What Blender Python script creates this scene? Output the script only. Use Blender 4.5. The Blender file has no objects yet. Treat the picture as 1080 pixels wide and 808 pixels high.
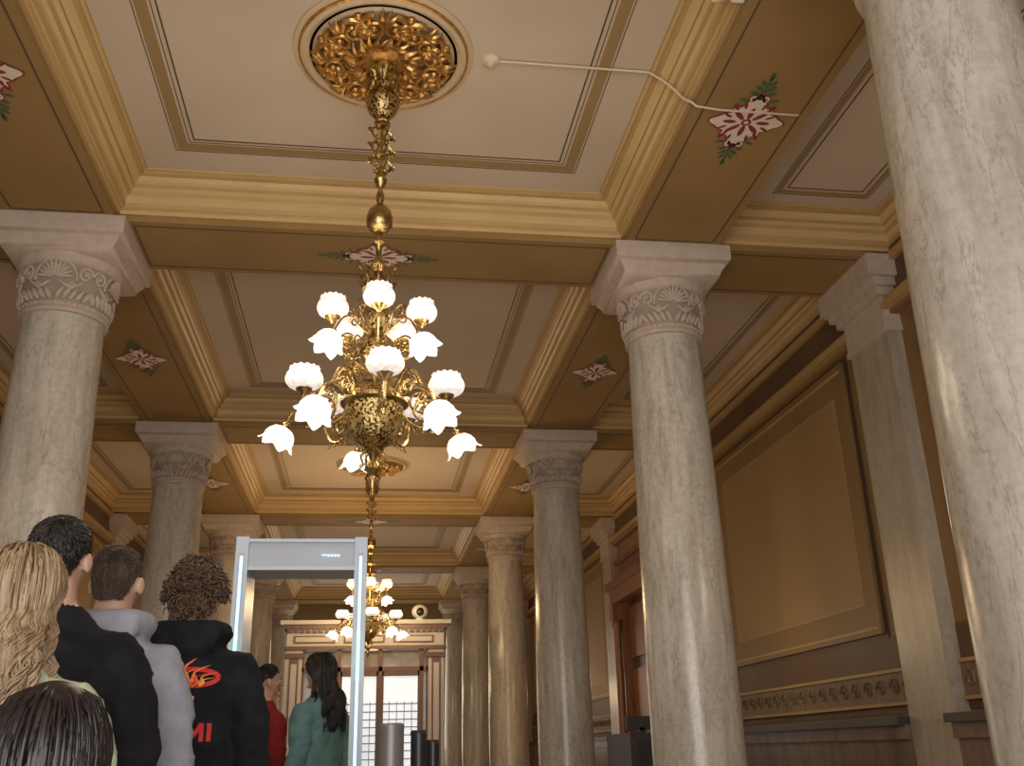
import bpy, bmesh, math, random
from mathutils import Vector, Matrix, noise
from mathutils.bvhtree import BVHTree
random.seed(7)
sc = bpy.context.scene
pi = math.pi
sin, cos = math.sin, math.cos
sc.view_settings.view_transform = 'Standard'

# ------------------------------------------------------------ materials
def mat(name, col, rough=.6, metal=0, col2=None, scale=5, detail=4, bump=0, bscale=40,
        emis=None, es=0, stretch=(1, 1, 1), lo=.35, hi=.65, dist=0, spec=None, sheen=0):
    m = bpy.data.materials.new(name); m.use_nodes = True
    nt = m.node_tree; N = nt.nodes; L = nt.links
    b = N['Principled BSDF']
    b.inputs['Base Color'].default_value = (*col, 1)
    b.inputs['Roughness'].default_value = rough
    b.inputs['Metallic'].default_value = metal
    if spec is not None: b.inputs['Specular IOR Level'].default_value = spec
    if emis:
        b.inputs['Emission Color'].default_value = (*emis, 1)
        b.inputs['Emission Strength'].default_value = es
    tc = N.new('ShaderNodeTexCoord')
    if col2:
        mp = N.new('ShaderNodeMapping'); mp.inputs['Scale'].default_value = stretch
        L.new(tc.outputs['Object'], mp.inputs['Vector'])
        n = N.new('ShaderNodeTexNoise'); n.inputs['Scale'].default_value = scale
        n.inputs['Detail'].default_value = detail; n.inputs['Distortion'].default_value = dist
        L.new(mp.outputs[0], n.inputs['Vector'])
        r = N.new('ShaderNodeValToRGB')
        r.color_ramp.elements[0].position = lo; r.color_ramp.elements[1].position = hi
        r.color_ramp.elements[0].color = (*col, 1); r.color_ramp.elements[1].color = (*col2, 1)
        L.new(n.outputs['Fac'], r.inputs['Fac'])
        L.new(r.outputs['Color'], b.inputs['Base Color'])
    if bump:
        n2 = N.new('ShaderNodeTexNoise'); n2.inputs['Scale'].default_value = bscale
        n2.inputs['Detail'].default_value = 5
        L.new(tc.outputs['Object'], n2.inputs['Vector'])
        bp = N.new('ShaderNodeBump'); bp.inputs['Strength'].default_value = bump
        bp.inputs['Distance'].default_value = .01
        L.new(n2.outputs['Fac'], bp.inputs['Height'])
        L.new(bp.outputs[0], b.inputs['Normal'])
    return m

def marble(name, base, mid, vein, rough=.28, vf=.4, spk=.4):
    m = bpy.data.materials.new(name); m.use_nodes = True
    nt = m.node_tree; N = nt.nodes; L = nt.links; b = N['Principled BSDF']
    tc = N.new('ShaderNodeTexCoord'); oi = N.new('ShaderNodeObjectInfo')
    add = N.new('ShaderNodeVectorMath'); add.operation = 'ADD'
    L.new(tc.outputs['Object'], add.inputs[0]); L.new(oi.outputs['Location'], add.inputs[1])
    mp = N.new('ShaderNodeMapping'); mp.inputs['Scale'].default_value = (2.2, 2.2, .42)
    mp.inputs['Rotation'].default_value = (.16, .12, 0)
    L.new(add.outputs[0], mp.inputs['Vector'])
    n1 = N.new('ShaderNodeTexNoise'); n1.inputs['Scale'].default_value = 2.6
    n1.inputs['Detail'].default_value = 11; n1.inputs['Roughness'].default_value = .68
    n1.inputs['Distortion'].default_value = .5
    L.new(mp.outputs[0], n1.inputs['Vector'])
    r1 = N.new('ShaderNodeValToRGB'); e = r1.color_ramp.elements
    e[0].position = .36; e[0].color = (*mid, 1); e[1].position = .58; e[1].color = (*base, 1)
    L.new(n1.outputs['Fac'], r1.inputs['Fac'])
    n2 = N.new('ShaderNodeTexNoise'); n2.inputs['Scale'].default_value = 2.4
    n2.inputs['Detail'].default_value = 10; n2.inputs['Distortion'].default_value = .9
    n2.inputs['Roughness'].default_value = .66
    L.new(mp.outputs[0], n2.inputs['Vector'])
    r2 = N.new('ShaderNodeValToRGB'); e = r2.color_ramp.elements
    e[0].position = .484; e[0].color = (0, 0, 0, 1); e[1].position = .5; e[1].color = (vf, vf, vf, 1)
    x = r2.color_ramp.elements.new(.514); x.color = (0, 0, 0, 1)
    L.new(n2.outputs['Fac'], r2.inputs['Fac'])
    mx = N.new('ShaderNodeMix'); mx.data_type = 'RGBA'
    L.new(r2.outputs['Color'], mx.inputs[0]); L.new(r1.outputs['Color'], mx.inputs[6])
    mx.inputs[7].default_value = (*vein, 1)
    n3 = N.new('ShaderNodeTexNoise'); n3.inputs['Scale'].default_value = 22
    n3.inputs['Detail'].default_value = 8; n3.inputs['Roughness'].default_value = .7
    L.new(add.outputs[0], n3.inputs['Vector'])
    r3 = N.new('ShaderNodeValToRGB'); e = r3.color_ramp.elements
    e[0].position = .36; e[0].color = (.72, .69, .64, 1); e[1].position = .58; e[1].color = (1, 1, 1, 1)
    L.new(n3.outputs['Fac'], r3.inputs['Fac'])
    mu = N.new('ShaderNodeMix'); mu.data_type = 'RGBA'; mu.blend_type = 'MULTIPLY'
    mu.inputs[0].default_value = spk
    L.new(mx.outputs[2], mu.inputs[6]); L.new(r3.outputs['Color'], mu.inputs[7])
    L.new(mu.outputs[2], b.inputs['Base Color'])
    b.inputs['Roughness'].default_value = rough
    return m

M_marble = marble('column_marble', (.575, .535, .475), (.43, .39, .335), (.20, .165, .13), .24, .5, .55)
M_pil = marble('pilaster_marble', (.43, .38, .315), (.34, .29, .23), (.22, .16, .11), .35, .3)
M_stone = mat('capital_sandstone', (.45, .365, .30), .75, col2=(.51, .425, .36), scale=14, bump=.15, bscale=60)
M_stoned = mat('capital_shaded_stone', (.31, .245, .195), .8, col2=(.36, .29, .235), scale=14)  # darker sandstone copy: shade between the carvings put into the colour
M_gold = mat('gold_paint', (.41, .265, .105), .6, col2=(.45, .30, .125), scale=1.3)
M_goldl = mat('light_gold_moulding', (.55, .38, .175), .5, col2=(.60, .43, .205), scale=2)
M_beamb = mat('beam_soffit_ochre', (.275, .17, .065), .7, col2=(.315, .20, .08), scale=1.1, spec=.25)
M_ceil = mat('ceiling_plaster_taupe', (.53, .44, .345), .8, col2=(.57, .475, .375), scale=.9, spec=.2)
M_band = mat('olive_gold_band', (.31, .21, .09), .6)
M_line = mat('dark_brown_line', (.10, .055, .035), .6)
M_cream = mat('cream_paint', (.70, .62, .53), .5)
M_rim = mat('tan_medallion_rim', (.55, .42, .27), .5)
M_maroon = mat('maroon_paint', (.24, .02, .03), .55)
M_green = mat('green_stencil', (.05, .13, .06), .6)
M_leafgold = mat('gilded_plaster', (.62, .37, .12), .3, .85, col2=(.42, .22, .06), scale=30, bump=.5, bscale=50)
M_brass = mat('polished_brass', (.58, .43, .19), .24, 1, col2=(.32, .21, .08), scale=25, bump=.35, bscale=90)
M_brassd = mat('pierced_brass', (.58, .43, .19), .3, 1, col2=(.09, .05, .015), scale=60, detail=1, lo=.5, hi=.56, bump=.8, bscale=60)
M_wall = mat('wall_ochre', (.235, .14, .055), .6, col2=(.26, .16, .065), scale=1.2)
M_walld = mat('wall_umber', (.12, .065, .03), .6, col2=(.14, .078, .036), scale=1.5)
M_panel = mat('wall_panel_tan', (.325, .21, .09), .6, col2=(.355, .235, .105), scale=.8)
M_frz = mat('carved_frieze', (.25, .165, .10), .6, col2=(.17, .105, .065), scale=20, bump=.4)
M_dado = marble('dado_marble', (.23, .155, .12), (.13, .075, .055), (.07, .03, .025), .3)
M_dark = mat('dark_stone', (.045, .034, .028), .4)
M_wood = mat('carved_oak', (.21, .085, .033), .4, col2=(.13, .052, .02), scale=8, stretch=(6, 6, .6))
M_woodp = mat('vestibule_wood', (.17, .085, .045), .4, col2=(.12, .058, .03), scale=8, stretch=(6, 6, .6))
M_silver = mat('painted_pale_trim', (.50, .47, .45), .4)
M_glass = mat('glowing_vestibule_glass', (.42, .46, .50), .12, emis=(.82, .88, .93), es=.62, col2=(.55, .6, .64), scale=3)  # emission stands in for daylight and reflections in the door glass
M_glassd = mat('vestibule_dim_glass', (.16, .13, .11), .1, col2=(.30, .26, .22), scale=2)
M_lead = mat('leaded_bars', (.14, .13, .12), .4, .6)
M_det = mat('detector_pale_grey', (.50, .58, .69), .35)
M_det2 = mat('detector_crosspiece', (.42, .46, .52), .4)
M_led = mat('detector_led', (.6, .8, 1), .3, emis=(.35, .68, 1.0), es=1.3)
M_ledg = mat('detector_led_green', (.4, .9, .6), .3, emis=(.3, .95, .7), es=2.0)
M_blk = mat('black_plastic', (.02, .02, .022), .35)
M_grey = mat('grey_post', (.22, .20, .19), .4, .3)
M_white = mat('white_plastic', (.75, .73, .68), .35)
M_beige = mat('beige_conduit', (.62, .52, .38), .5)
M_floor = mat('floor_tile', (.52, .45, .37), .4, col2=(.42, .36, .295), scale=3)
M_winglass = mat('glowing_window_glass', (.7, .8, .9), .2, emis=(.85, .88, .9), es=.7)  # daylight put in as emission; panes sit on a solid wall

def shade_mat():
    m = bpy.data.materials.new('etched_lamp_glass'); m.use_nodes = True
    nt = m.node_tree; N = nt.nodes; L = nt.links; b = N['Principled BSDF']
    tc = N.new('ShaderNodeTexCoord')
    n = N.new('ShaderNodeTexVoronoi'); n.inputs['Scale'].default_value = 34
    L.new(tc.outputs['Object'], n.inputs['Vector'])
    r = N.new('ShaderNodeValToRGB'); e = r.color_ramp.elements
    e[0].position = .2; e[0].color = (1, .95, .90, 1); e[1].position = .75; e[1].color = (.58, .45, .42, 1)
    L.new(n.outputs['Distance'], r.inputs['Fac'])
    b.inputs['Base Color'].default_value = (.78, .75, .73, 1); b.inputs['Roughness'].default_value = .3
    L.new(r.outputs['Color'], b.inputs['Emission Color'])
    b.inputs['Emission Strength'].default_value = .66
    return m
M_shade = shade_mat()
M_bulb = mat('glowing_bulb', (1, .95, .85), .3, emis=(1, .94, .84), es=3.5)
M_flower = mat('frosted_flower_glass', (.85, .84, .82), .3, emis=(1, .94, .84), es=.85)

# ------------------------------------------------------------ mesh builder
class MB:
    def __init__(s):
        s.v = []; s.f = []; s.m = []; s.s = []; s.T = Matrix.Identity(4)
    def add(s, vs, fs, m=0, sm=True):
        o = len(s.v); T = s.T
        s.v.extend([T @ Vector(p) for p in vs])
        for f in fs:
            s.f.append([i + o for i in f]); s.m.append(m); s.s.append(sm)
    def box(s, x0, x1, y0, y1, z0, z1, m=0):
        v = [(x, y, z) for z in (z0, z1) for y in (y0, y1) for x in (x0, x1)]
        s.add(v, [(0, 2, 3, 1), (4, 5, 7, 6), (0, 1, 5, 4), (2, 6, 7, 3), (0, 4, 6, 2), (1, 3, 7, 5)], m, False)
    def rings(s, R, m=0, sm=True, cap=True):
        n = len(R[0]); v = [p for r in R for p in r]; f = []
        for i in range(len(R) - 1):
            for j in range(n):
                k = (j + 1) % n
                f.append((i*n+j, i*n+k, (i+1)*n+k, (i+1)*n+j))
        if cap:
            f.append(tuple(range(n))[::-1]); f.append(tuple((len(R)-1)*n + j for j in range(n)))
        s.add(v, f, m, sm)
    def lathe(s, prof, c=(0, 0, 0), seg=28, m=0, sm=True, mod=None):
        R = []
        for (r, z) in prof:
            ring = []
            for j in range(seg):
                a = 2*pi*j/seg; rr = max(r, .0004); zz = z
                if mod: rr, zz = mod(a, rr, z)
                ring.append((c[0]+rr*cos(a), c[1]+rr*sin(a), c[2]+zz))
            R.append(ring)
        s.rings(R, m, sm)
    def squares(s, prof, c=(0, 0), m=0):
        R = []
        for (h, z) in prof:
            R.append([(c[0]-h, c[1]-h, z), (c[0]+h, c[1]-h, z), (c[0]+h, c[1]+h, z), (c[0]-h, c[1]+h, z)])
        s.rings(R, m, False)
    def tube(s, pts, rad, seg=6, m=0, flat=1):
        P = [Vector(p) for p in pts]; n = len(P)
        if not hasattr(rad, '__len__'): rad = [rad]*n
        up = None; R = []
        for i in range(n):
            t = (P[min(i+1, n-1)] - P[max(i-1, 0)])
            if t.length < 1e-9: t = Vector((0, 0, 1))
            t.normalize()
            if up is None:
                up = Vector((0, 0, 1)) if abs(t.z) < .9 else Vector((1, 0, 0))
            a = t.cross(up)
            if a.length < 1e-6: a = t.cross(Vector((.3, .8, .1)))
            a.normalize(); b = a.cross(t).normalized(); up = b
            R.append([P[i] + (a*cos(2*pi*j/seg) + b*sin(2*pi*j/seg)*flat)*rad[i] for j in range(seg)])
        s.rings(R, m, True)
    def ell(s, c, r, m=0, us=18, vs=12, rot=None):
        R = []
        for i in range(vs+1):
            e = -pi/2 + pi*i/vs; ce = max(cos(e), .02)
            ring = []
            for j in range(us):
                a = 2*pi*j/us
                p = Vector((r[0]*ce*cos(a), r[1]*ce*sin(a), r[2]*sin(e)))
                if rot: p = rot @ p
                ring.append(p + Vector(c))
            R.append(ring)
        s.rings(R, m, True)
    def flat(s, pts, z, m=0):
        n = len(pts); cx = sum(p[0] for p in pts)/n; cy = sum(p[1] for p in pts)/n
        s.add([(cx, cy, z)] + [(p[0], p[1], z) for p in pts], [(0, 1+i, 1+(i+1) % n) for i in range(n)], m, False)
    def rect_strip(s, x0, x1, y0, y1, w, z, m=0, t=.004):
        s.box(x0, x1, y0, y0+w, z-t, z, m); s.box(x0, x1, y1-w, y1, z-t, z, m)
        s.box(x0, x0+w, y0+w, y1-w, z-t, z, m); s.box(x1-w, x1, y0+w, y1-w, z-t, z, m)
    def cornice(s, x0, x1, y0, y1, prof, m=0):
        for i in range(len(prof)-1):
            (o, z), (o2, z2) = prof[i], prof[i+1]
            a = [(x0+o, y0+o, z), (x1-o, y0+o, z), (x1-o, y1-o, z), (x0+o, y1-o, z)]
            b = [(x0+o2, y0+o2, z2), (x1-o2, y0+o2, z2), (x1-o2, y1-o2, z2), (x0+o2, y1-o2, z2)]
            mm = m[i] if hasattr(m, '__len__') else m
            s.add(a+b, [(j, (j+1) % 4, 4+(j+1) % 4, 4+j) for j in range(4)], mm, False)
    def obj(s, name, mats, parent=None, sharp=40, recalc=True, loc=None):
        me = bpy.data.meshes.new(name)
        me.from_pydata([tuple(p) for p in s.v], [], s.f)
        for mm in mats: me.materials.append(mm)
        for i, p in enumerate(me.polygons):
            p.material_index = s.m[i]; p.use_smooth = s.s[i]
        if recalc:
            bm = bmesh.new(); bm.from_mesh(me); bmesh.ops.recalc_face_normals(bm, faces=bm.faces)
            bm.to_mesh(me); bm.free()
            try: me.set_sharp_from_angle(angle=math.radians(sharp))
            except Exception: pass
        o = bpy.data.objects.new(name, me); sc.collection.objects.link(o)
        if parent: o.parent = parent
        if loc: o.location = loc
        return o

def empty(name, loc=(0, 0, 0), rz=0, scale=1):
    e = bpy.data.objects.new(name, None); sc.collection.objects.link(e)
    e.empty_display_size = .2
    e.location = loc; e.rotation_euler = (0, 0, rz); e.scale = (scale,)*3
    return e

def remesh(o, vox, it=4):
    m = o.modifiers.new('r', 'REMESH'); m.mode = 'VOXEL'; m.voxel_size = vox; m.use_smooth_shade = True
    if it:
        s2 = o.modifiers.new('s', 'SMOOTH'); s2.factor = .5; s2.iterations = it
    dg = bpy.context.evaluated_depsgraph_get(); dg.update()
    me = bpy.data.meshes.new_from_object(o.evaluated_get(dg))
    o.modifiers.clear(); mats = [x for x in o.data.materials]
    o.data = me
    if len(me.materials) < len(mats):
        me.materials.clear()
        for x in mats: me.materials.append(x)
    for p in me.polygons: p.use_smooth = True
    return me

# ------------------------------------------------------------ people first (light depsgraph)
M_skin = mat('skin', (.50, .30, .21), .5, col2=(.54, .34, .25), scale=20)
M_skin2 = mat('skin_tan', (.40, .23, .155), .5)
M_lip = mat('lips', (.45, .16, .14), .4)
M_eye = mat('eye_white', (.8, .78, .74), .2)
M_iris = mat('iris', (.08, .04, .02), .2)
M_shoe = mat('shoe', (.05, .05, .05), .6)
def cloth(n, c, k=1.3): return mat(n, c, .9, col2=tuple(min(1, x*k) for x in c), scale=14, bump=.35, bscale=22, spec=.2)
def hairm(n, c, c2, r=.45): return mat(n, c, r, col2=c2, scale=60, stretch=(1, 1, .15))

def person(name, loc, yaw, H, top, bottom, skin, hairmat, style, bulk=1.0, arm=1.0, hood=False,
           zend=1.15, head_yaw=0, arms=None, collar=1.50, shoulder=1.0):
    k = H/1.75
    E = empty(name, loc, yaw, k)
    bd = MB(); w = bulk; sw = shoulder
    T = [(.80, .150, .105, 0), (.86, .168*w, .120*w, -.005), (.95, .165*w, .122*w, -.01), (1.05, .155*w, .112*w, 0), (1.15, .158*w, .112*w, 0),
         (1.26, .170*w*sw, .120*w, -.005), (1.33, .176*w*sw, .120*w, -.01), (1.385, .165*sw, .108, -.012), (1.425, .140*sw, .092, -.012), (1.455, .110, .078, -.010),
         (1.48, .085, .070, -.008), (1.505, .064, .062, -.005), (1.56, .056, .058, 0), (1.62, .053, .055, .005)]
    R = []
    for (z, a, b_, yo) in T:
        ring = []
        for j in range(28):
            t = 2*pi*j/28; n = 2.4
            cx = abs(cos(t))**(2/n)*(1 if cos(t) > 0 else -1); sy = abs(sin(t))**(2/n)*(1 if sin(t) > 0 else -1)
            ring.append((a*cx, yo+b_*sy, z))
        R.append(ring)
    bd.rings(R)
    A = arms or {}
    armpts = {}
    for sg, key in ((-1, 'L'), (1, 'R')):
        el, wr = A.get(key, ((.245, -.035, 1.11), (.240, .06, .87)))
        sh = Vector((sg*.165*sw, -.012, 1.365)); el = Vector((sg*el[0]*sw, el[1], el[2])); wr = Vector((sg*wr[0]*sw, wr[1], wr[2]))
        pts = [sh - Vector((sg*.10, 0, -.025)), sh - Vector((sg*.045, 0, -.012)), sh + Vector((sg*.004, 0, -.004)), sh.lerp(el, .2)+Vector((sg*.016, 0, 0)), sh.lerp(el, .6)+Vector((sg*.010, 0, 0)), el, el.lerp(wr, .3), el.lerp(wr, .75), wr]
        bd.tube(pts, [.05, .064, .073*arm, .072*arm, .063*arm, .057*arm, .054*arm, .046*arm, .038*arm], 16)
        armpts[key] = (sh, el, wr)
        lp = [(sg*.085, 0, .90), (sg*.092, 0, .78), (sg*.098, .008, .62), (sg*.10, .012, .48), (sg*.102, -.005, .32), (sg*.105, -.015, .12), (sg*.105, -.015, .04)]
        bd.tube(lp, [.09, .092, .080, .066, .064, .050, .046], 14)
        bd.tube([(sg*.105, -.07, .045), (sg*.107, -.02, .055), (sg*.112, .06, .048), (sg*.116, .13, .040), (sg*.118, .18, .032)], [.030, .044, .044, .042, .026], 12, flat=.85)
    if hood:
        bd.tube([(-.10, .05, 1.485), (-.118, -.02, 1.505), (-.092, -.085, 1.50), (0, -.115, 1.49), (.092, -.085, 1.50), (.118, -.02, 1.505), (.10, .05, 1.485)], [.025, .036, .044, .048, .044, .036, .025], 10)
        bd.ell((0, -.115, 1.46), (.12, .048, .055))
    o = bd.obj('body', [top, bottom, skin, M_shoe], E)
    me = remesh(o, .012, 8)
    for vtx in me.vertices:
        p = vtx.co
        if p.z < collar and p.z > .1:
            f = noise.noise(Vector((p.x*9, p.y*9+3, p.z*14+yaw*7)))*.009*bulk + noise.noise(Vector((p.x*4+p.z*9, p.y*5, p.z*5+H*9)))*.010*bulk \
                + (1-abs(noise.noise(Vector((p.x*7+p.z*6, p.y*7, p.z*11-p.x*8+H*5)))))**6*.008
            vtx.co = p + vtx.normal*f
        if p.z < .0: vtx.co.z = 0
    for p in me.polygons:
        c = p.center; mi = 0
        if c.z > collar+(-.02 if c.y > .03 else 0) and not (hood and abs(c.z-1.49) < .055 and Vector((c.x, c.y)).length > .075): mi = 2
        elif c.z < .09: mi = 3
        elif c.z < .84:
            mi = 1
            for (sh, el, wr) in armpts.values():
                dd = wr-el; t = max(0, min(1, (c-el).dot(dd)/dd.dot(dd)))
                if (c-(el+dd*t)).length < .062*arm: mi = 0
        p.material_index = mi
    for key, (sh, el, wr) in armpts.items():
        sg = -1 if key == 'L' else 1
        hm = MB(); dirv = (wr-el).normalized(); side = Vector((0, 1, 0)) - dirv*dirv.y
        if side.length < .3: side = Vector((sg*-1.0, 0, 0)) - dirv*(-sg*dirv.x)
        side.normalize(); nrm = dirv.cross(side).normalized()
        if nrm.x*sg > 0: nrm = -nrm
        def P(a, b_, c_): return wr + dirv*a + side*b_ + nrm*c_
        hm.tube([P(-.03, 0, 0), P(.0, 0, 0), P(.03, 0, 0), P(.07, 0, .003), P(.095, 0, .006)], [.024, .026, .036, .040, .034], 12, flat=.55)
        for i, (off, L) in enumerate(((.030, .070), (.010, .080), (-.010, .075), (-.029, .058))):
            hm.tube([P(.075, off*.9, .003), P(.095, off, .006), P(.095+L*.42, off, .014), P(.095+L*.75, off, .030), P(.095+L*.92, off, .046)], [.0095, .0095, .009, .008, .006], 8)
        hm.tube([P(.015, .025, .005), P(.040, .048, .014), P(.068, .058, .024), P(.092, .056, .034)], [.013, .012, .0105, .007], 8)
        ho = hm.obj('hand_'+key.lower(), [skin], E); remesh(ho, .005, 2)
    HE = empty('head', (0, .012, 1.635), head_yaw); HE.parent = E
    h = MB(); R = []
    for i in range(25):
        e = -pi/2+pi*i/24; ring = []
        for j in range(32):
            a = 2*pi*j/32
            p = Vector((.073*max(cos(e), .03)*sin(a), .094*max(cos(e), .03)*cos(a), .113*sin(e)))
            if p.z < 0:
                t = -p.z/.113
                p.x *= 1-.22*t
                p.y = p.y*(1-.05*t) + (.014*t if p.y > 0 else .03*t)
            ring.append(p)
        R.append(ring)
    h.rings(R)
    h.tube([(0, .086, .022), (0, .097, .002), (0, .110, -.018), (0, .100, -.028)], [.009, .010, .014, .009], 8)
    h.ell((0, .087, -.088), (.022, .016, .016)); h.ell((0, .084, .030), (.045, .012, .010))
    h.ell((.045, .058, -.018), (.02, .02, .018)); h.ell((-.045, .058, -.018), (.02, .02, .018))
    for sg in (-1, 1):
        h.ell((sg*.080, -.005, -.008), (.010, .019, .030), rot=Matrix.Rotation(sg*-.3, 3, 'Z'))
        h.ell((sg*.072, .0, -.005), (.012, .012, .018))
    h.tube([(0, -.012, -.16), (0, -.008, -.10), (0, .0, -.05)], [.054, .056, .058], 16)
    ho = h.obj('face', [skin], HE); remesh(ho, .005, 2)
    f = MB()
    for sg in (-1, 1):
        f.ell((sg*.030, .080, .004), (.014, .011, .008), 0); f.ell((sg*.030, .0895, .004), (.006, .004, .006), 1, 10, 8)
        f.tube([(sg*.014, .096, .022), (sg*.03, .096, .028), (sg*.048, .084, .022)], [.003, .005, .002], 6, 3, flat=.7)
    f.tube([(-.024, .083, -.053), (-.010, .094, -.050), (0, .096, -.051), (.010, .094, -.050), (.024, .083, -.053)], [.002, .005, .0045, .005, .002], 8, 2)
    f.tube([(-.020, .083, -.056), (0, .094, -.059), (.020, .083, -.056)], [.002, .006, .002], 8, 2)
    f.obj('facial_features', [M_eye, M_iris, M_lip, hairmat], HE)
    # hair
    hb = MB()
    rnd = random.Random(int(H*1000)+len(style))
    def sc_pt(az, e, kk=1.0):
        return Vector((.077*cos(e)*sin(az), .097*cos(e)*cos(az)-.004, .116*sin(e)+.003))*kk
    def hairline(az):
        az = abs((az+pi) % (2*pi)-pi)
        if az < .9: return .62
        if az < 1.35: return .62-(az-.9)/.45*.45
        if az < 1.9: return .17 if style in ('short', 'crop') else -.1
        return .17-(az-1.9)/.5*.75 if az < 2.4 else -.58
    NA, NE = 48, 16
    th = {'crop': 1.045, 'short': 1.10, 'curly': 1.12, 'long': 1.14, 'wavy': 1.12}[style]
    vs = []; fs = []
    for j in range(NA):
        az = 2*pi*j/NA; e0 = hairline(az)
        for i in range(NE+1):
            e = e0+(pi/2-.02-e0)*i/NE
            kk = .985+(th-.985)*min(1, i/6+.03)
            vs.append(sc_pt(az, e, kk))
    for j in range(NA):
        for i in range(NE):
            a0 = j*(NE+1)+i; b0 = ((j+1) % NA)*(NE+1)+i
            fs.append((a0, b0, b0+1, a0+1))
    fs.append(tuple(j*(NE+1)+NE for j in range(NA)))
    hb.add(vs, fs)
    crown = Vector((.01, -.05, .10))
    cnt = {'crop': 3000, 'short': 1900, 'curly': 760, 'long': 1150, 'wavy': 1000}[style]
    made = 0
    while made < cnt:
        z = rnd.uniform(-.6, 1); e = math.asin(z); az = rnd.uniform(-pi, pi)
        if e < hairline(az): continue
        made += 1
        p = sc_pt(az, e, 1.0); n = p.normalized()
        if style in ('crop', 'short'):
            fade = min(1, (e-hairline(az))/.7+.05)
            L = .006+.014*fade if style == 'crop' else rnd.uniform(.026, .040)*(.35+.65*fade)
            dv = p-crown
            if p.z < .05: dv = dv*.2+Vector((0, 0, -.08))
            tdir = (dv - n*dv.dot(n))
            if tdir.length > .001: tdir.normalize()
            tdir = (tdir + n.cross(tdir)*.3)
            if tdir.length > .1: tdir.normalize()
            q = p*(.985+(th-.985)*fade)*.995
            j_ = .0012 if style == 'crop' else .0028
            lift = .012*fade + (.016*rnd.random()*fade if style == 'short' else .006*rnd.random())
            m1 = q+tdir*.5*L; m2 = q+tdir*L
            m1 = m1.normalized()*q.length*(1+lift*.7)
            m2 = m2.normalized()*q.length*(1+lift)
            if style == 'crop' and e > .5: m2 += n*.006
            pts = [q, m1+Vector([rnd.uniform(-j_, j_) for _ in range(3)]), m2+Vector([rnd.uniform(-j_, j_) for _ in range(3)])]
            hb.tube(pts, [.0036 if style == 'short' else .0020, .0030 if style == 'short' else .0017, .0006], 4)
        elif style == 'curly':
            q = p*1.04; u = n.cross(Vector((rnd.uniform(-1, 1), rnd.uniform(-1, 1), rnd.uniform(-1, 1)))).normalized(); v2 = n.cross(u)
            r = rnd.uniform(.008, .015); L = rnd.uniform(.026, .055); ph = rnd.uniform(0, 6); dr = Vector((0, -.2, -.5))*.02
            pts = [q+n*L*s/9+dr*(s/9)**2+(u*cos(ph+s*1.1)+v2*sin(ph+s*1.1))*r*min(1, s/2) for s in range(10)]
            hb.tube(pts, [.0034]*8+[.0026, .001], 4)
        else:
            amp = .014 if style == 'wavy' else .003
            off = rnd.uniform(1.05, 1.05 + (.22 if style == 'wavy' else .13))
            pts = []
            if abs(az) < 1.7: tgt = (1.75+rnd.uniform(-.1, .3))*(1 if az > 0 else -1)
            else: tgt = az
            steps = 7
            for s in range(steps):
                t = s/(steps-1); pts.append(sc_pt(az+(tgt-az)*t**.8, e+(-.35-e)*t, 1.04+(off-1)*min(1, t*3)))
            last = pts[-1]; ze = zend-1.635+rnd.uniform(-.06, .05); ph = rnd.uniform(0, 6) if style == 'long' else 4*last.x/.08+rnd.uniform(-.7, .7)
            n2 = 12; tx = last.x*1.25; ty = min(last.y, -.02)-.085 if abs(tgt) > 1.95 else -.06
            for s in range(1, n2+1):
                t = s/n2; zz = last.z+(ze-last.z)*t
                f_ = min(1, t*2.0)
                px = last.x+(tx-last.x)*f_; py = last.y+(max(ty, -.165)-last.y)*f_
                pts.append(Vector((px+amp*sin(ph+s*1.15)*min(1, t*3), py+amp*cos(ph+s*1.05)*min(1, t*3), zz)))
            n3 = len(pts); hb.tube(pts, [.0036]*(n3-3)+[.0034, .0025, .0008], 4)
    hb.obj('hair', [hairmat], HE, recalc=False)
    return E, o, k

H_black = hairm('black_hair', (.010, .008, .007), (.022, .017, .014), .5)
H_brown = hairm('dark_brown_hair', (.055, .036, .025), (.10, .068, .048), .65)
H_curl = hairm('curly_brown_hair', (.050, .028, .018), (.15, .09, .052), .5)
H_blond = hairm('blonde_hair', (.17, .105, .055), (.36, .255, .155), .5)
H_dk = hairm('espresso_hair', (.008, .006, .006), (.020, .014, .013), .4)

C_black = cloth('black_sweater', (.010, .010, .013), 1.6)
C_blk2 = cloth('black_hoodie', (.009, .010, .013), 1.7)
C_grey = cloth('heather_grey_hoodie', (.27, .28, .33), 1.25)
C_green = cloth('pale_green_top', (.42, .48, .33), 1.15)
C_red = cloth('dark_red_tshirt', (.20, .02, .02))
C_teal = cloth('teal_sweater', (.11, .20, .20))
C_jean = cloth('denim', (.05, .08, .14))
C_khaki = cloth('dark_trousers', (.04, .04, .045))
C_pink = cloth('plum_top', (.16, .06, .09))

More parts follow.
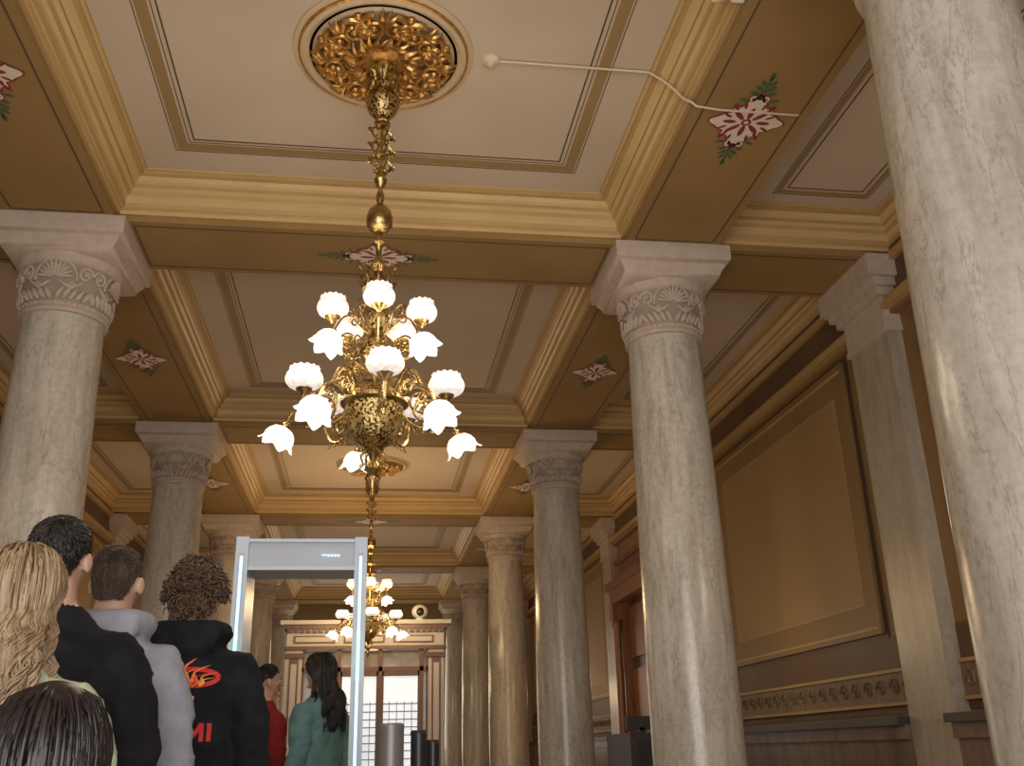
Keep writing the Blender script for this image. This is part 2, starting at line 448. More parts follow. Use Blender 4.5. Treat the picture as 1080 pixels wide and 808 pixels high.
person('man_in_black_sweater', (-.91, 3.02, 0), 0.1, 1.775, C_black, C_khaki, M_skin, H_black, 'short', 1.10, 1.08, shoulder=1.10, head_yaw=-.15)
person('man_in_grey_hoodie', (-.85, 3.45, 0), -.05, 1.775, C_grey, C_jean, M_skin, H_brown, 'crop', 1.05, 1.08, True)
e5, b5, k5 = person('man_in_black_hoodie', (-.665, 3.92, 0), 0, 1.80, C_blk2, C_khaki, M_skin2, H_curl, 'curly', 1.10, 1.08, True)
person('blonde_woman', (-.765, 2.30, 0), -.1, 1.55, C_green, C_jean, M_skin, H_blond, 'wavy', 1.0, .95, zend=1.36, shoulder=1.0)
person('dark_haired_woman', (-.435, 1.50, -.34), -.1, 1.53, C_pink, C_khaki, M_skin, H_dk, 'long', .95, .85, zend=1.2, shoulder=.88)
person('man_in_red_shirt', (-.74, 7.7, 0), -.9, 1.73, C_red, C_jean, M_skin2, H_dk, 'short', 1.0, 1.0, head_yaw=-.4)
person('woman_in_teal_sweater', (-.31, 6.95, 0), .9, 1.74, C_teal, C_khaki, M_skin, H_dk, 'wavy', 1.15, 1.12, zend=1.30, shoulder=.95)

bvh = BVHTree.FromPolygons([v_.co.copy() for v_ in b5.data.vertices], [tuple(p.vertices) for p in b5.data.polygons])
gm = MB(); GS = 1.25; GZ = 1.36
def ribbon(pts, wds, m, off=.003):
    pts = [(x_*GS, GZ+(z_-1.255)*GS) for x_, z_ in pts]
    n = len(pts); L_ = []; R_ = []
    for i in range(n):
        a = pts[max(i-1, 0)]; b_ = pts[min(i+1, n-1)]; dx, dz = b_[0]-a[0], b_[1]-a[1]; l = math.hypot(dx, dz) or 1
        w_ = (wds[i] if hasattr(wds, '__len__') else wds)*GS
        nx, nz = -dz/l*w_, dx/l*w_
        for lst, sg in ((L_, 1), (R_, -1)):
            X, Z = pts[i][0]+sg*nx, pts[i][1]+sg*nz
            hit = bvh.ray_cast(Vector((X, -1, Z)), Vector((0, 1, 0)))[0]
            yv = (hit.y if hit else -.12)-off
            lst.append((X, yv, Z))
    gm.add(L_+R_, [(i, i+1, n+i+1, n+i) for i in range(n-1)], m, False)
def dens(pts, k=6):
    out = []
    for a, b_ in zip(pts[:-1], pts[1:]):
        for s in range(k): out.append((a[0]+(b_[0]-a[0])*s/k, a[1]+(b_[1]-a[1])*s/k))
    return out+[pts[-1]]
zc = 1.235
ribbon([(.015+.085*cos(t), zc+.024*sin(t)) for t in [2*pi*i/36 for i in range(37)]], .006, 0, .003)
for r in [.004, .012, .020, .028]:
    ribbon([(-.015+r*cos(t), zc-.035+r*sin(t)) for t in [2*pi*i/20 for i in range(21)]], .0045, 1, .005)
for i_, (x0_, h_, w_, dx) in enumerate(((-.062, .045, .009, -.02), (-.045, .07, .012, -.01), (-.022, .085, .013, .012), (.002, .075, .013, .03), (.026, .055, .011, .045), (.048, .035, .008, .045))):
    ribbon([(x0_+dx*(i/8)**2+.008*sin(i*.9), zc-.02+h_*i/8) for i in range(9)], [w_*(1-i/8)*(1+.3*sin(i)) for i in range(9)], 1, .006)
    ribbon([(x0_+.004+dx*(i/8)**2+.008*sin(i*.9), zc-.02+h_*.6*i/8) for i in range(9)], [w_*.4*(1-i/8) for i in range(9)], 3 if i_ % 2 else 0, .008)
for x_ in (-.07, -.045, -.02): ribbon(dens([(x_, 1.155), (x_+.012, 1.178), (x_+.018, 1.155)], 3), .0022, 2)
ribbon(dens([(.03, 1.145), (.03, 1.185)]), .008, 2)
def letter(ch, x_, z_, w_, h_):
    S = {'M': [[(0, 0), (0, 1)], [(0, 1), (.5, .35), (1, 1)], [(1, 1), (1, 0)]], 'I': [[(.5, 0), (.5, 1)]], 'A': [[(0, 0), (.5, 1), (1, 0)], [(.2, .35), (.8, .35)]]}[ch]
    for st in S: ribbon(dens([(x_+a*w_, z_+b_*h_) for a, b_ in st], 5), .0058, 0, .005)
xx = -.100
for ch in 'MIAMI':
    wl = .015 if ch == 'I' else .038
    letter(ch, xx, 1.065, wl, .048); xx += wl+.012
M_pr = mat('print_red', (.60, .03, .03), .8); M_po = mat('print_orange', (.85, .22, .04), .8); M_pw = mat('print_white', (.7, .7, .7), .8); M_py = mat('print_yellow', (.9, .5, .1), .8)
gm.obj('printed_graphic', [M_pr, M_po, M_pw, M_py], e5, recalc=False)

# ------------------------------------------------------------ room constants
CZ = 1.1
BZ, TZ = 5.38, 5.75
LX = 2.65; HB = .44
WX = 4.85
LINES = [-1.2, 3.4, 8.0, 13.5, 19.0, 24.5, 30.0]
Y0, Y1 = -3.6, 31.0

fb = MB()
fb.box(-WX, WX, 2.05, Y1, -.8, 0); fb.box(-WX, WX, 1.75, 2.05, -.8, -.17)
fb.box(-WX, WX, 1.45, 1.75, -.8, -.34); fb.box(-WX, WX, Y0, 1.45, -.8, -.51)
fb.obj('floor', [M_floor])

cb = MB(); cb.box(-WX, WX, Y0, Y1, TZ, TZ+.2); cb.obj('ceiling', [M_ceil])
bb = MB()
for sgn in (-1, 1):
    bb.box(sgn*LX-HB, sgn*LX+HB, Y0, Y1, BZ, TZ+.05, 0)
    xa, xb = sorted((sgn*(LX+HB), sgn*WX))
    for y in LINES: bb.box(xa, xb, y-HB, y+HB, BZ, TZ+.05, 0)
for y in LINES: bb.box(-LX+HB, LX-HB, y-HB, y+HB, BZ, TZ+.05, 0)
for a, b in zip(LINES[:-1], LINES[1:]):
    for sgn in (-1, 1):
        bb.rect_strip(sgn*LX-HB+.07, sgn*LX+HB-.07, a+HB+.12, b-HB-.12, .012, BZ, 1)
for y in LINES:
    bb.rect_strip(-LX+HB+.12, LX-HB-.12, y-HB+.07, y+HB-.07, .012, BZ, 1)
    for sgn in (-1, 1):
        xa, xb = sorted((sgn*(LX+HB+.1), sgn*(WX-.3)))
        bb.rect_strip(xa, xb, y-HB+.07, y+HB-.07, .012, BZ, 1)
bb.obj('ceiling_beams', [M_beamb, M_line])

PROF = [(-.001, BZ+.0), (-.0, BZ+.05), (.03, BZ+.05), (.03, BZ+.085), (.045, BZ+.10), (.06, BZ+.10), (.075, BZ+.135), (.075, BZ+.18),
        (.10, BZ+.195), (.12, BZ+.225), (.15, BZ+.245), (.15, BZ+.28), (.175, BZ+.295), (.20, BZ+.325),
        (.235, BZ+.335), (.235, BZ+.355), (.26, BZ+.355), (.27, TZ)]
cm = MB(); pm = MB()
CM = [0, 0, 1, 0, 1, 0, 1, 1, 0, 1, 0, 1, 1, 0, 0, 1, 0]
for a, b in zip(LINES[:-1], LINES[1:]):
    for (x0, x1, nave) in ((-LX+HB, LX-HB, 1), (LX+HB, WX, 0), (-WX, -LX-HB, 0)):
        y0, y1 = a+HB, b-HB
        cm.cornice(x0, x1, y0, y1, PROF, CM)
        g = .27+(.30 if nave else .17)
        pm.rect_strip(x0+g, x1-g, y0+g, y1-g, .085 if nave else .045, TZ, 0)
        pm.rect_strip(x0+g-.02, x1-g+.02, y0+g-.02, y1-g+.02, .006, TZ, 1)
        g2 = g+(.14 if nave else .08)
        pm.rect_strip(x0+g2, x1-g2, y0+g2, y1-g2, .011, TZ, 1)
        if nave: pm.rect_strip(x0+g2-.035, x1-g2+.035, y0+g2-.035, y1-g2+.035, .006, TZ, 1)
cm.obj('trim_1', [M_gold, M_goldl], recalc=False)
pm.obj('trim_2', [M_band, M_line])

def rosette(mb, cx, cy, ang, k=1.0, z=BZ-.006):
    def tf(u, v): return (cx + (u*cos(ang)-v*sin(ang))*k, cy + (u*sin(ang)+v*cos(ang))*k)
    body = []; edge = []
    for i in range(96):
        t = 2*pi*i/96
        r = .185*(1 + .20*cos(4*t) + .10*cos(8*t)+.05*cos(16*t)); body.append(tf(r*1.15*cos(t), r*.98*sin(t)))
        r += .014; edge.append(tf(r*1.15*cos(t), r*.98*sin(t)))
    mb.flat(edge, z+.001, 1); mb.flat(body, z-.001, 0)
    def el(u, v, a, b, th, m, zz):
        mb.flat([tf(u + a*cos(q)*cos(th)-b*sin(q)*sin(th), v + a*cos(q)*sin(th)+b*sin(q)*cos(th)) for q in [2*pi*i/12 for i in range(12)]], zz, m)
    for sx in (-1, 1):
        for (du, dv) in ((.255, 0), (.235, .04), (.235, -.04)):
            el(sx*du, dv, .037, .030, 0, 1, z+.0005); el(sx*du, dv, .029, .022, 0, 0, z-.001)
            el(sx*du, dv, .010, .010, 0, 1, z-.002)
        for th in (-.75, 0, .75):
            el(sx*.09*cos(th), .10*sin(th), .058, .018, sx*th, 1, z-.002)
        for v in (-1, 1):
            el(sx*.14, v*.11, .045, .013, sx*v*.5, 1, z-.002); el(sx*.165, v*.06, .035, .011, sx*v*.2, 1, z-.002)
            el(sx*.06, v*.14, .035, .011, sx*v*1.0, 1, z-.002)
            el(sx*.33, v*.035, .038, .014, sx*v*.9, 2, z); el(sx*.38, v*.03, .033, .013, sx*v*.5, 2, z)
            el(sx*.22, v*.10, .03, .012, sx*v*1.2, 2, z); el(sx*.29, v*.06, .028, .012, sx*v*1.4, 2, z)
        el(sx*.37, 0, .09, .007, 0, 2, z); el(sx*.45, 0, .035, .016, 0, 2, z)
    for v in (-1, 1): el(0, v*.11, .045, .018, pi/2, 1, z-.002)
    el(0, 0, .034, .034, 0, 1, z-.002); el(0, 0, .016, .016, 0, 0, z-.003)
rb = MB()
for a, b in zip(LINES[:-1], LINES[1:]):
    for sgn in (-1, 1): rosette(rb, sgn*LX, (a+b)/2-.05, pi/2, 1.15)
for y in LINES: rosette(rb, 0, y, 0, 1.15)
rb.obj('trim_3', [M_cream, M_maroon, M_green], recalc=False)

# ------------------------------------------------------------ columns
def spiral_pts(turns, r0, r1, n=26):
    return [((r0+(r1-r0)*i/(n-1))*cos(2*pi*turns*i/(n-1)), (r0+(r1-r0)*i/(n-1))*sin(2*pi*turns*i/(n-1))) for i in range(n)]
def column_mesh():
    mb = MB()
    mb.squares([(.50, 0), (.50, .16)], m=1)
    mb.lathe([(.47, .16), (.49, .20), (.47, .25), (.42, .27), (.41, .30), (.44, .33), (.43, .37), (.385, .40), (.372, .45),
              (.370, 1.6), (.358, 2.8), (.340, 3.9), (.328, 4.5), (.326, 4.58)], seg=64, m=0)
    mb.lathe([(.326, 4.575), (.352, 4.58), (.358, 4.60), (.352, 4.622), (.345, 4.63), (.35, 4.66)], seg=64, m=1)
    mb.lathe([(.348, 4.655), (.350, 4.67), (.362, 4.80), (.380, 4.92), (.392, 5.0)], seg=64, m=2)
    mb.lathe([(.388, 4.99), (.410, 5.01), (.43, 5.04), (.435, 5.08), (.40, 5.10)], seg=64, m=1)
    mb.squares([(.40, 5.07), (.445, 5.10), (.45, 5.13), (.465, 5.155), (.49, 5.19), (.50, 5.215), (.525, 5.225), (.535, 5.235), (.535, BZ-.001)], m=1)
    def R(z): return .350 + max(0, (z-4.66))*.115
    def cyl(th, z, o=0):
        r = R(z)+o+.001
        return (r*sin(th), -r*cos(th), z)
    for q in range(4):
        t0 = q*pi/2
        for k in range(-5, 6):
            a = k*.29
            pts = [cyl(t0 + (.02+.11*s/4)*sin(a)*2.7, 4.86 + (.015+.125*s/4)*cos(a), .006+.004*s) for s in range(5)]
            mb.tube(pts, [.006, .010, .014, .016, .010], 6, 1)
        pts = [cyl(t0 + .165*sin(a)*2.7, 4.86+.165*cos(a), .004) for a in [-1.7+3.4*i/16 for i in range(17)]]
        mb.tube(pts, .012, 6, 1)
        for sg in (-1, 1):
            sp = spiral_pts(1.5, .070, .014, 26)
            pts = [cyl(t0 + sg*(.62 + u*2.3), 4.91+v, .004) for u, v in sp]
            mb.tube(pts, [.018-.007*i/25 for i in range(26)], 6, 1)
            mb.ell(cyl(t0+sg*.62, 4.91, .006), (.020, .020, .020), 1, 8, 6)
            pts = [cyl(t0 + sg*(.10+.50*s/8), 4.83 - .05*sin(pi*s/8)+.02*s/8, .004) for s in range(9)]
            mb.tube(pts, [.010+.008*sin(pi*s/8) for s in range(9)], 6, 1)
            for k in range(5):
                pts = [cyl(t0 + sg*(.06+.15*k+.04*s), 4.68+.030*s, .002+.003*s) for s in range(4)]
                mb.tube(pts, [.010, .024, .022, .008], 6, 1)
            sp = spiral_pts(1.3, .036, .01, 16)
            mb.tube([cyl(t0 + sg*(.36 + u*2.3), 4.79+v, .006) for u, v in sp], .011, 6, 1)
    for i in range(44):
        th = 2*pi*i/44
        mb.ell((.352*cos(th), .352*sin(th), 4.648), (.012, .012, .012), 1, 6, 5)
    return mb
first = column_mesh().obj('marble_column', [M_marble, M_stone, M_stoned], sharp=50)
cols = [(sx*LX, y) for y in LINES[:] for sx in (1, -1)]
first.location = (*cols[0], 0)
for i, (x, y) in enumerate(cols[1:]):
    o = bpy.data.objects.new('marble_column', first.data); sc.collection.objects.link(o); o.location = (x, y, 0)
    o.rotation_euler[2] = random.choice((0, pi/2, pi))
pb = MB()
for sx in (1, -1): pb.box(sx*LX-.52, sx*LX+.52, -1.72, -.68, -.51, 0)
pb.obj('column_pedestal', [M_pil])

# ------------------------------------------------------------ side walls
def side_wall(sgn, nm):
    W = MB()
    p = sorted((sgn*WX, sgn*(WX+.2))); W.box(p[0], p[1], Y0, Y1, -.8, TZ+.2, 0)
    W.obj('wall_'+nm, [M_wall])
    MT = [M_wall, M_walld, M_goldl, M_panel, M_frz, M_dark, M_line, M_dado, M_gold]
    e = WX
    W = MB()
    def bx(x0, x1, y0, y1, z0, z1, m=0):
        p = sorted((sgn*x0, sgn*x1)); W.box(p[0], p[1], y0, y1, z0, z1, m)
    bx(e-.05, e, Y0, Y1, 4.95, BZ+.1, 1)
    bx(e-.10, e, Y0, Y1, BZ-.06, BZ+.02, 8)
    for a, b in zip(LINES[:-1], LINES[1:]):
        y0, y1 = a+.36, b-.36
        bx(e-.18, e, y0, y1, 4.87, 4.92, 8); bx(e-.14, e, y0, y1, 4.92, 4.98, 8); bx(e-.10, e, y0, y1, 4.83, 4.87, 0)
    W.obj('trim_entablature_'+nm, MT)
    segs = []
    for a, b in zip(LINES[:-1], LINES[1:]):
        if sgn > 0 and a == 13.5: segs += [(a+.36, 15.05, 0), (18.25, b-.36, 0)]
        else: segs.append((a+.36, b-.36, 1))
    for (y0, y1, pan) in segs:
        W = MB()
        bx(e-.012, e, y0, y1, 1.32, 2.0, 1)
        if pan:
            p0, p1, z0, z1 = y0+.42, y1-.29, 2.04, 4.80
            def fr(d, w, pr, m):
                bx(e-pr, e, p0+d, p1-d, z1-d-w, z1-d, m); bx(e-pr, e, p0+d, p1-d, z0+d, z0+d+w, m)
                bx(e-pr, e, p0+d, p0+d+w, z0+d+w, z1-d-w, m); bx(e-pr, e, p1-d-w, p1-d, z0+d+w, z1-d-w, m)
            fr(-.05, .05, .014, 6); fr(0, .05, .05, 0); fr(.05, .03, .035, 8); fr(.08, .22, .016, 0)
            fr(.30, .012, .02, 8); bx(e-.015, e, p0+.31, p1-.31, z0+.31, z1-.31, 3)
        bx(e-.03, e, y0, y1, 1.42, 1.68, 4)
        bx(e-.05, e, y0, y1, 1.68, 1.71, 8); bx(e-.05, e, y0, y1, 1.39, 1.42, 8)
        n = max(1, int((y1-y0)/.24))
        for i in range(n):
            yc = y0 + (i+.5)*(y1-y0)/n
            sp = spiral_pts(1.3, .085, .015, 14)
            W.tube([(sgn*(e-.035), yc+u, 1.55+v) for u, v in sp], .012, 4, 4)
        bx(e-.26, e, y0, y1, 1.22, 1.29, 5)
        bx(e-.20, e, y0, y1, 1.10, 1.22, 7); bx(e-.16, e, y0, y1, .25, 1.10, 7); bx(e-.22, e, y0, y1, -.0, .25, 5)
        W.obj('trim_wall_'+nm, MT)
    P = MB()
    P.box(-.15, .0, -.35, .35, .30, 4.66, 0); P.box(-.20, 0, -.40, .40, 0, .30, 1)
    for (d, h, z0, z1) in ((.18, .38, 4.66, 4.72), (.17, .37, 4.72, 5.0), (.22, .42, 5.0, 5.08), (.27, .47, 5.08, 5.16), (.33, .52, 5.16, BZ-.002)):
        P.box(-d, 0, -h, h, z0, z1, 1)
    me = None
    for y in LINES:
        if me is None:
            o = P.obj('wall_pilaster', [M_pil, M_stone]); me = o.data
        else:
            o = bpy.data.objects.new('wall_pilaster', me); sc.collection.objects.link(o)
        o.location = (sgn*WX, y, 0)
        if sgn < 0: o.rotation_euler[2] = pi
side_wall(1, 'right'); side_wall(-1, 'left')

d = MB()
x = WX-.002
y0, y1 = 15.4, 17.9
for yy in (y0, y1):
    d.box(x-.20, x, yy-.14, yy+.14, 0, 3.6, 0)
    d.lathe([(.07, 1.0), (.09, 1.1), (.075, 1.3), (.07, 3.1), (.10, 3.2), (.08, 3.3)], c=(x-.28, yy, 0), seg=14, m=0)
    d.box(x-.38, x-.2, yy-.12, yy+.12, 0, 1.0, 0); d.box(x-.38, x-.2, yy-.12, yy+.12, 3.3, 3.6, 0)
d.box(x-.34, x, y0-.2, y1+.2, 3.6, 3.85, 0); d.box(x-.42, x, y0-.28, y1+.28, 3.85, 3.98, 0)
d.box(x-.2, x, y0+.1, y1-.1, 3.98, 4.3, 0); d.box(x-.27, x, y0, y1, 4.3, 4.4, 0)
d.box(x-.06, x, y0, y1, 0, 3.6, 1)
for k in range(2):
    ya = y0+.2+k*1.1
    for z0 in (.3, 1.5, 2.6): d.box(x-.1, x-.05, ya, ya+.95, z0, z0+.9, 0)
d.obj('door_2', [M_wood, M_dark])

w = MB(); w.box(-WX, WX, Y1, Y1+.2, -.8, TZ+.2, 0)
w.obj('wall_far', [M_panel])
w = MB()
for i, (a, b) in enumerate(((-1.9, -.75), (-.55, .55), (.75, 1.9))):
    w.box(a, b, Y1-.03, Y1-.01, .9, 3.3, 1)
    for xx in (a, (a+b)/2, b): w.box(xx-.05, xx+.05, Y1-.1, Y1-.01, .8, 3.4, 0)
    for zz in (.85, 2.0, 3.35): w.box(a-.05, b+.05, Y1-.1, Y1-.01, zz-.05, zz+.05, 0)
w.obj('window_1', [M_woodp, M_winglass])
for q in ((-WX, -3.4, -.8, TZ+.2), (3.4, WX, -.8, TZ+.2), (-3.4, 3.4, 4.65, TZ+.2)):
    w = MB(); w.box(q[0], q[1], Y0-.2, Y0, q[2], q[3]); w.obj('wall_back', [M_panel])
w = MB()
for xx in (-3.33, -1.7, 0, 1.7, 3.33): w.box(xx-.06, xx+.06, Y0-.15, Y0-.05, -.51, 4.6)
for zz in (2.2, 4.55): w.box(-3.38, 3.38, Y0-.15, Y0-.05, zz-.05, zz+.05)
w.obj('door_1', [M_wood])

# ------------------------------------------------------------ medallion + chandelier
def medallion(cx, cy):
    mb = MB(); T = TZ
    mb.lathe([(.635, .0), (.635, -.012), (.62, -.022), (.59, -.022), (.585, -.035), (.555, -.05), (.53, -.04), (.52, -.03), (.50, -.03), (.1, -.032), (.0, -.032)], c=(cx, cy, T), seg=72, m=1)
    mb.lathe([(.600, -.02), (.598, -.036), (.585, -.040), (.575, -.03)], c=(cx, cy, T), seg=72, m=0)
    mb.lathe([(.50, -.03), (.49, -.05), (.47, -.05), (.46, -.03)], c=(cx, cy, T), seg=72, m=1)
    def leaf(r, a, L, wd, th, z, curl=.05):
        pts = []
        for s in range(6):
            t = s/5
            rr = r + L*t*cos(th+curl*8*t); aa = L*t*sin(th+curl*8*t)
            px = rr*cos(a)-aa*sin(a); py = rr*sin(a)+aa*cos(a)
            pts.append((cx+px, cy+py, T+z-.035*sin(pi*t)))
        mb.tube(pts, [wd*.4, wd*.9, wd, wd*.8, wd*.5, wd*.15], 6, 0)
    for q in range(8):
        a = 2*pi*q/8
        for sg in (-1, 1):
            sp = spiral_pts(1.5, .105, .015, 26)
            aa = a+sg*.20; ox, oy = .365*cos(aa), .365*sin(aa)
            pts = [(cx+ox+(u*cos(a)-sg*v*sin(a)), cy+oy+(u*sin(a)+sg*v*cos(a)), T-.075-.02*i/26) for i, (u, v) in enumerate(sp)]
            mb.tube(pts, [.022-.010*i/25 for i in range(26)], 6, 0)
            mb.ell((cx+ox, cy+oy, T-.09), (.03, .03, .03), 0, 8, 6)
            for th in (.4, 1.0, 1.7, 2.5):
                leaf(.36, a+sg*.22, .12, .022, sg*th, -.06)
        for th in (-.5, 0, .5): leaf(.39, a, .13, .022, th, -.06)
        for th in (-.8, -.3, .3, .8): leaf(.16, a+.39, .15, .020, th, -.07)
        leaf(.14, a, .16, .03, 0, -.08)
        mb.ell((cx+.46*cos(a+.39), cy+.46*sin(a+.39), T-.06), (.035, .035, .03), 0, 8, 6)
    for i in range(36):
        a = 2*pi*i/36; mb.ell((cx+.17*cos(a), cy+.17*sin(a), T-.06), (.016, .016, .018), 0, 6, 5)
    mb.lathe([(.19, -.03), (.18, -.07), (.15, -.09), (.12, -.12), (.02, -.13)], c=(cx, cy, T), seg=32, m=0)
    mb.obj('ceiling_medallion', [M_leafgold, M_rim], recalc=True)

def rz_pt(r, z, a): return (r*sin(a), -r*cos(a), z)
def chandelier(cx, cy):
    E = empty('brass_chandelier', (cx, cy, TZ))
    b = MB(); g = MB()
    b.lathe([(.03, -.10), (.09, -.13), (.10, -.16), (.05, -.20), (.04, -.24), (.06, -.27), (.03, -.30), (.03, -.33)], seg=24, m=0)
    b.lathe([(.03, -.30), (.08, -.33), (.115, -.39), (.12, -.43), (.10, -.49), (.06, -.54), (.03, -.56)], seg=28, m=1)
    for i in range(12):
        a = 2*pi*i/12
        b.tube([rz_pt(.04, -.20, a), rz_pt(.10, -.18, a), rz_pt(.13, -.24, a), rz_pt(.10, -.30, a), rz_pt(.125, -.36, a)], [.007, .012, .012, .01, .004], 5, 0)
    b.tube([(0, 0, -.05), (0, 0, -2.6)], .012, 10, 0)
    b.lathe([(.012, -.55), (.05, -.57), (.055, -.59), (.02, -.61)], seg=20, m=0)
    for i in range(4):
        a = 2*pi*i/4+.5
        for zc in (-.68, -.80, -.92):
            b.tube([rz_pt(.025+.06*sin(pi*s/8), zc+.055-.11*s/8, a) for s in range(9)], .009, 5, 0)
            b.tube([rz_pt(.085+.02*cos(t), zc+.02*sin(t), a) for t in [pi*2*k/9 for k in range(9)]], .007, 5, 0)
    for zc in (-.62, -.74, -.86, -.98):
        b.lathe([(.015, zc-.02), (.045, zc-.008), (.045, zc+.008), (.015, zc+.02)], seg=18, m=0)
    b.lathe([(.014, -.99), (.03, -1.01), (.045, -1.05), (.03, -1.09), (.014, -1.11), (.02, -1.14), (.03, -1.18), (.02, -1.23), (.05, -1.26),
             (.075, -1.29), (.088, -1.34), (.085, -1.39), (.06, -1.43), (.03, -1.45), (.028, -1.5), (.045, -1.53), (.02, -1.56), (.018, -1.62),
             (.035, -1.66), (.055, -1.70), (.03, -1.74), (.05, -1.78), (.08, -1.80), (.10, -1.84), (.10, -1.87), (.05, -1.89)], seg=28, m=0)
    for i in range(10):
        a = 2*pi*i/10
        b.tube([rz_pt(.09, -1.86, a), rz_pt(.12, -1.80, a), rz_pt(.10, -1.74, a), rz_pt(.125, -1.72, a)], [.008, .008, .006, .003], 5, 0)
    b.lathe([(.03, -1.88), (.04, -1.95), (.075, -2.02), (.06, -2.10), (.04, -2.15), (.07, -2.22), (.09, -2.27), (.07, -2.34), (.05, -2.40), (.09, -2.46), (.10, -2.48)], seg=24, m=1)
    for i in range(8):
        a = 2*pi*i/8
        b.tube([rz_pt(.05+.09*sin(pi*s/10), -1.95-.22*s/10, a) for s in range(11)], .007, 5, 0)
        b.tube([rz_pt(.06+.10*sin(pi*s/10), -2.20-.22*s/10, a) for s in range(11)], .007, 5, 0)
        sp = spiral_pts(1.4, .045, .01, 16)
        for zc, rr in ((-2.05, .17), (-2.30, .19), (-2.50, .20)):
            b.tube([rz_pt(rr+u, zc+v, a+.2) for u, v in sp], .006, 5, 0)
        b.tube([rz_pt(.09, -2.47, a), rz_pt(.20, -2.42, a), rz_pt(.24, -2.48, a), rz_pt(.20, -2.54, a), rz_pt(.17, -2.60, a)], .009, 5, 0)
    b.lathe([(.06, -2.50), (.12, -2.53), (.165, -2.575), (.195, -2.62), (.195, -2.655), (.18, -2.66), (.175, -2.70), (.165, -2.77), (.14, -2.84), (.10, -2.90), (.05, -2.93)], seg=36, m=1)
    b.lathe([(.19, -2.61), (.21, -2.625), (.21, -2.65), (.19, -2.665)], seg=36, m=0)
    b.lathe([(.05, -2.92), (.065, -2.94), (.03, -2.97), (.02, -3.0), (.045, -3.03), (.05, -3.06), (.02, -3.10), (.03, -3.13), (.02, -3.17), (.004, -3.22)], seg=20, m=0)
    for i in range(10):
        a = 2*pi*i/10
        b.tube([rz_pt(.05, -2.95, a), rz_pt(.08, -2.98, a), rz_pt(.06, -3.03, a), rz_pt(.085, -3.05, a)], .005, 5, 0)
    def up_shade(r, z, a, k=1.0):
        c = rz_pt(r, z, a)
        b.lathe([(.012, -.05), (.02, -.03), (.045, -.012), (.05, 0), (.04, .012), (.01, .014)], c=c, seg=16, m=0)
        def mod(an, rr, zz): return (rr*(1+.025*cos(14*an)*(zz > .10)), zz + (.005*cos(14*an) if zz > .10 else 0))
        g.lathe([(.045*k, -.002), (.072*k, .002), (.098*k, .018), (.112*k, .042), (.115*k, .062), (.108*k, .084), (.094*k, .102), (.084*k, .112), (.088*k, .122), (.092*k, .128), (.084*k, .124), (.08*k, .11), (.104*k, .055), (.06*k, .015)], c=c, seg=42, m=0, mod=mod)
        g.ell((c[0], c[1], c[2]+.055), (.035, .035, .04), 1, 10, 8)
    def flower(r, z, a, tilt=.5, k=1.0):
        c = Vector(rz_pt(r, z, a))
        T = Matrix.Translation(c) @ Matrix.Rotation(a, 4, 'Z') @ Matrix.Rotation(-tilt, 4, 'X') @ Matrix.Scale(k, 4)
        g.T = T; b.T = T
        def mod(an, rr, zz):
            f = min(1, max(0, (-zz-.03)/.1)); return (rr*(1+.12*f*cos(6*an)+.04*f*cos(18*an)), zz - .014*f*cos(6*an))
        g.lathe([(.03, -.010), (.058, -.020), (.080, -.042), (.090, -.066), (.088, -.088), (.092, -.106), (.106, -.120), (.102, -.123), (.080, -.09), (.05, -.06), (.02, -.03)], seg=54, m=2, mod=mod)
        g.ell((0, 0, -.068), (.028, .028, .042), 1, 10, 8)
        b.lathe([(.008, .03), (.02, .02), (.03, 0), (.034, -.02), (.028, -.03)], seg=14, m=0)
        g.T = Matrix.Identity(4); b.T = Matrix.Identity(4)
    def curve(ps, rad, m=0):
        P = [Vector(p) for p in ps]; P = [P[0]]+P+[P[-1]]; out = []
        for i in range(1, len(P)-2):
            for s in range(6):
                t = s/6
                out.append(.5*((2*P[i]) + (-P[i-1]+P[i+1])*t + (2*P[i-1]-5*P[i]+4*P[i+1]-P[i+2])*t*t + (-P[i-1]+3*P[i]-3*P[i+1]+P[i+2])*t**3))
        out.append(P[-2]); b.tube(out, rad, 6, m)
    sp = spiral_pts(1.7, .075, .012, 26)
    for deg in (7, 77, -70, 150, 223):
        a = math.radians(deg)
        curve([rz_pt(.17, -2.72, a), rz_pt(.25, -2.80, a), rz_pt(.35, -2.82, a), rz_pt(.43, -2.76, a), rz_pt(.445, -2.66, a)], .010)
        b.tube([rz_pt(.31+u*1.1, -2.71+v*1.1, a) for u, v in sp], [.011]*26, 6, 0)
        b.tube([rz_pt(.39+u*.6, -2.66+v*.6, a) for u, v in sp], .006, 5, 0)
        for k in range(4):
            b.tube([rz_pt(.24+.05*k, -2.80, a), rz_pt(.25+.05*k, -2.84, a), rz_pt(.27+.05*k, -2.85, a)], [.008, .006, .002], 5, 0)
        up_shade(.445, -2.61, a, .98)
    for deg in (40, 106, -35, -97, 190):
        a = math.radians(deg)
        curve([rz_pt(.16, -2.60, a), rz_pt(.25, -2.50, a), rz_pt(.36, -2.53, a), rz_pt(.43, -2.64, a), rz_pt(.50, -2.69, a), rz_pt(.535, -2.76, a)], .009)
        b.tube([rz_pt(.29+u*1.1, -2.61+v*1.1, a) for u, v in sp], .009, 6, 0)
        b.tube([rz_pt(.43+u*.6, -2.72+v*.6, a) for u, v in sp], .006, 5, 0)
        flower(.535, -2.78, a, .45, 1.0)
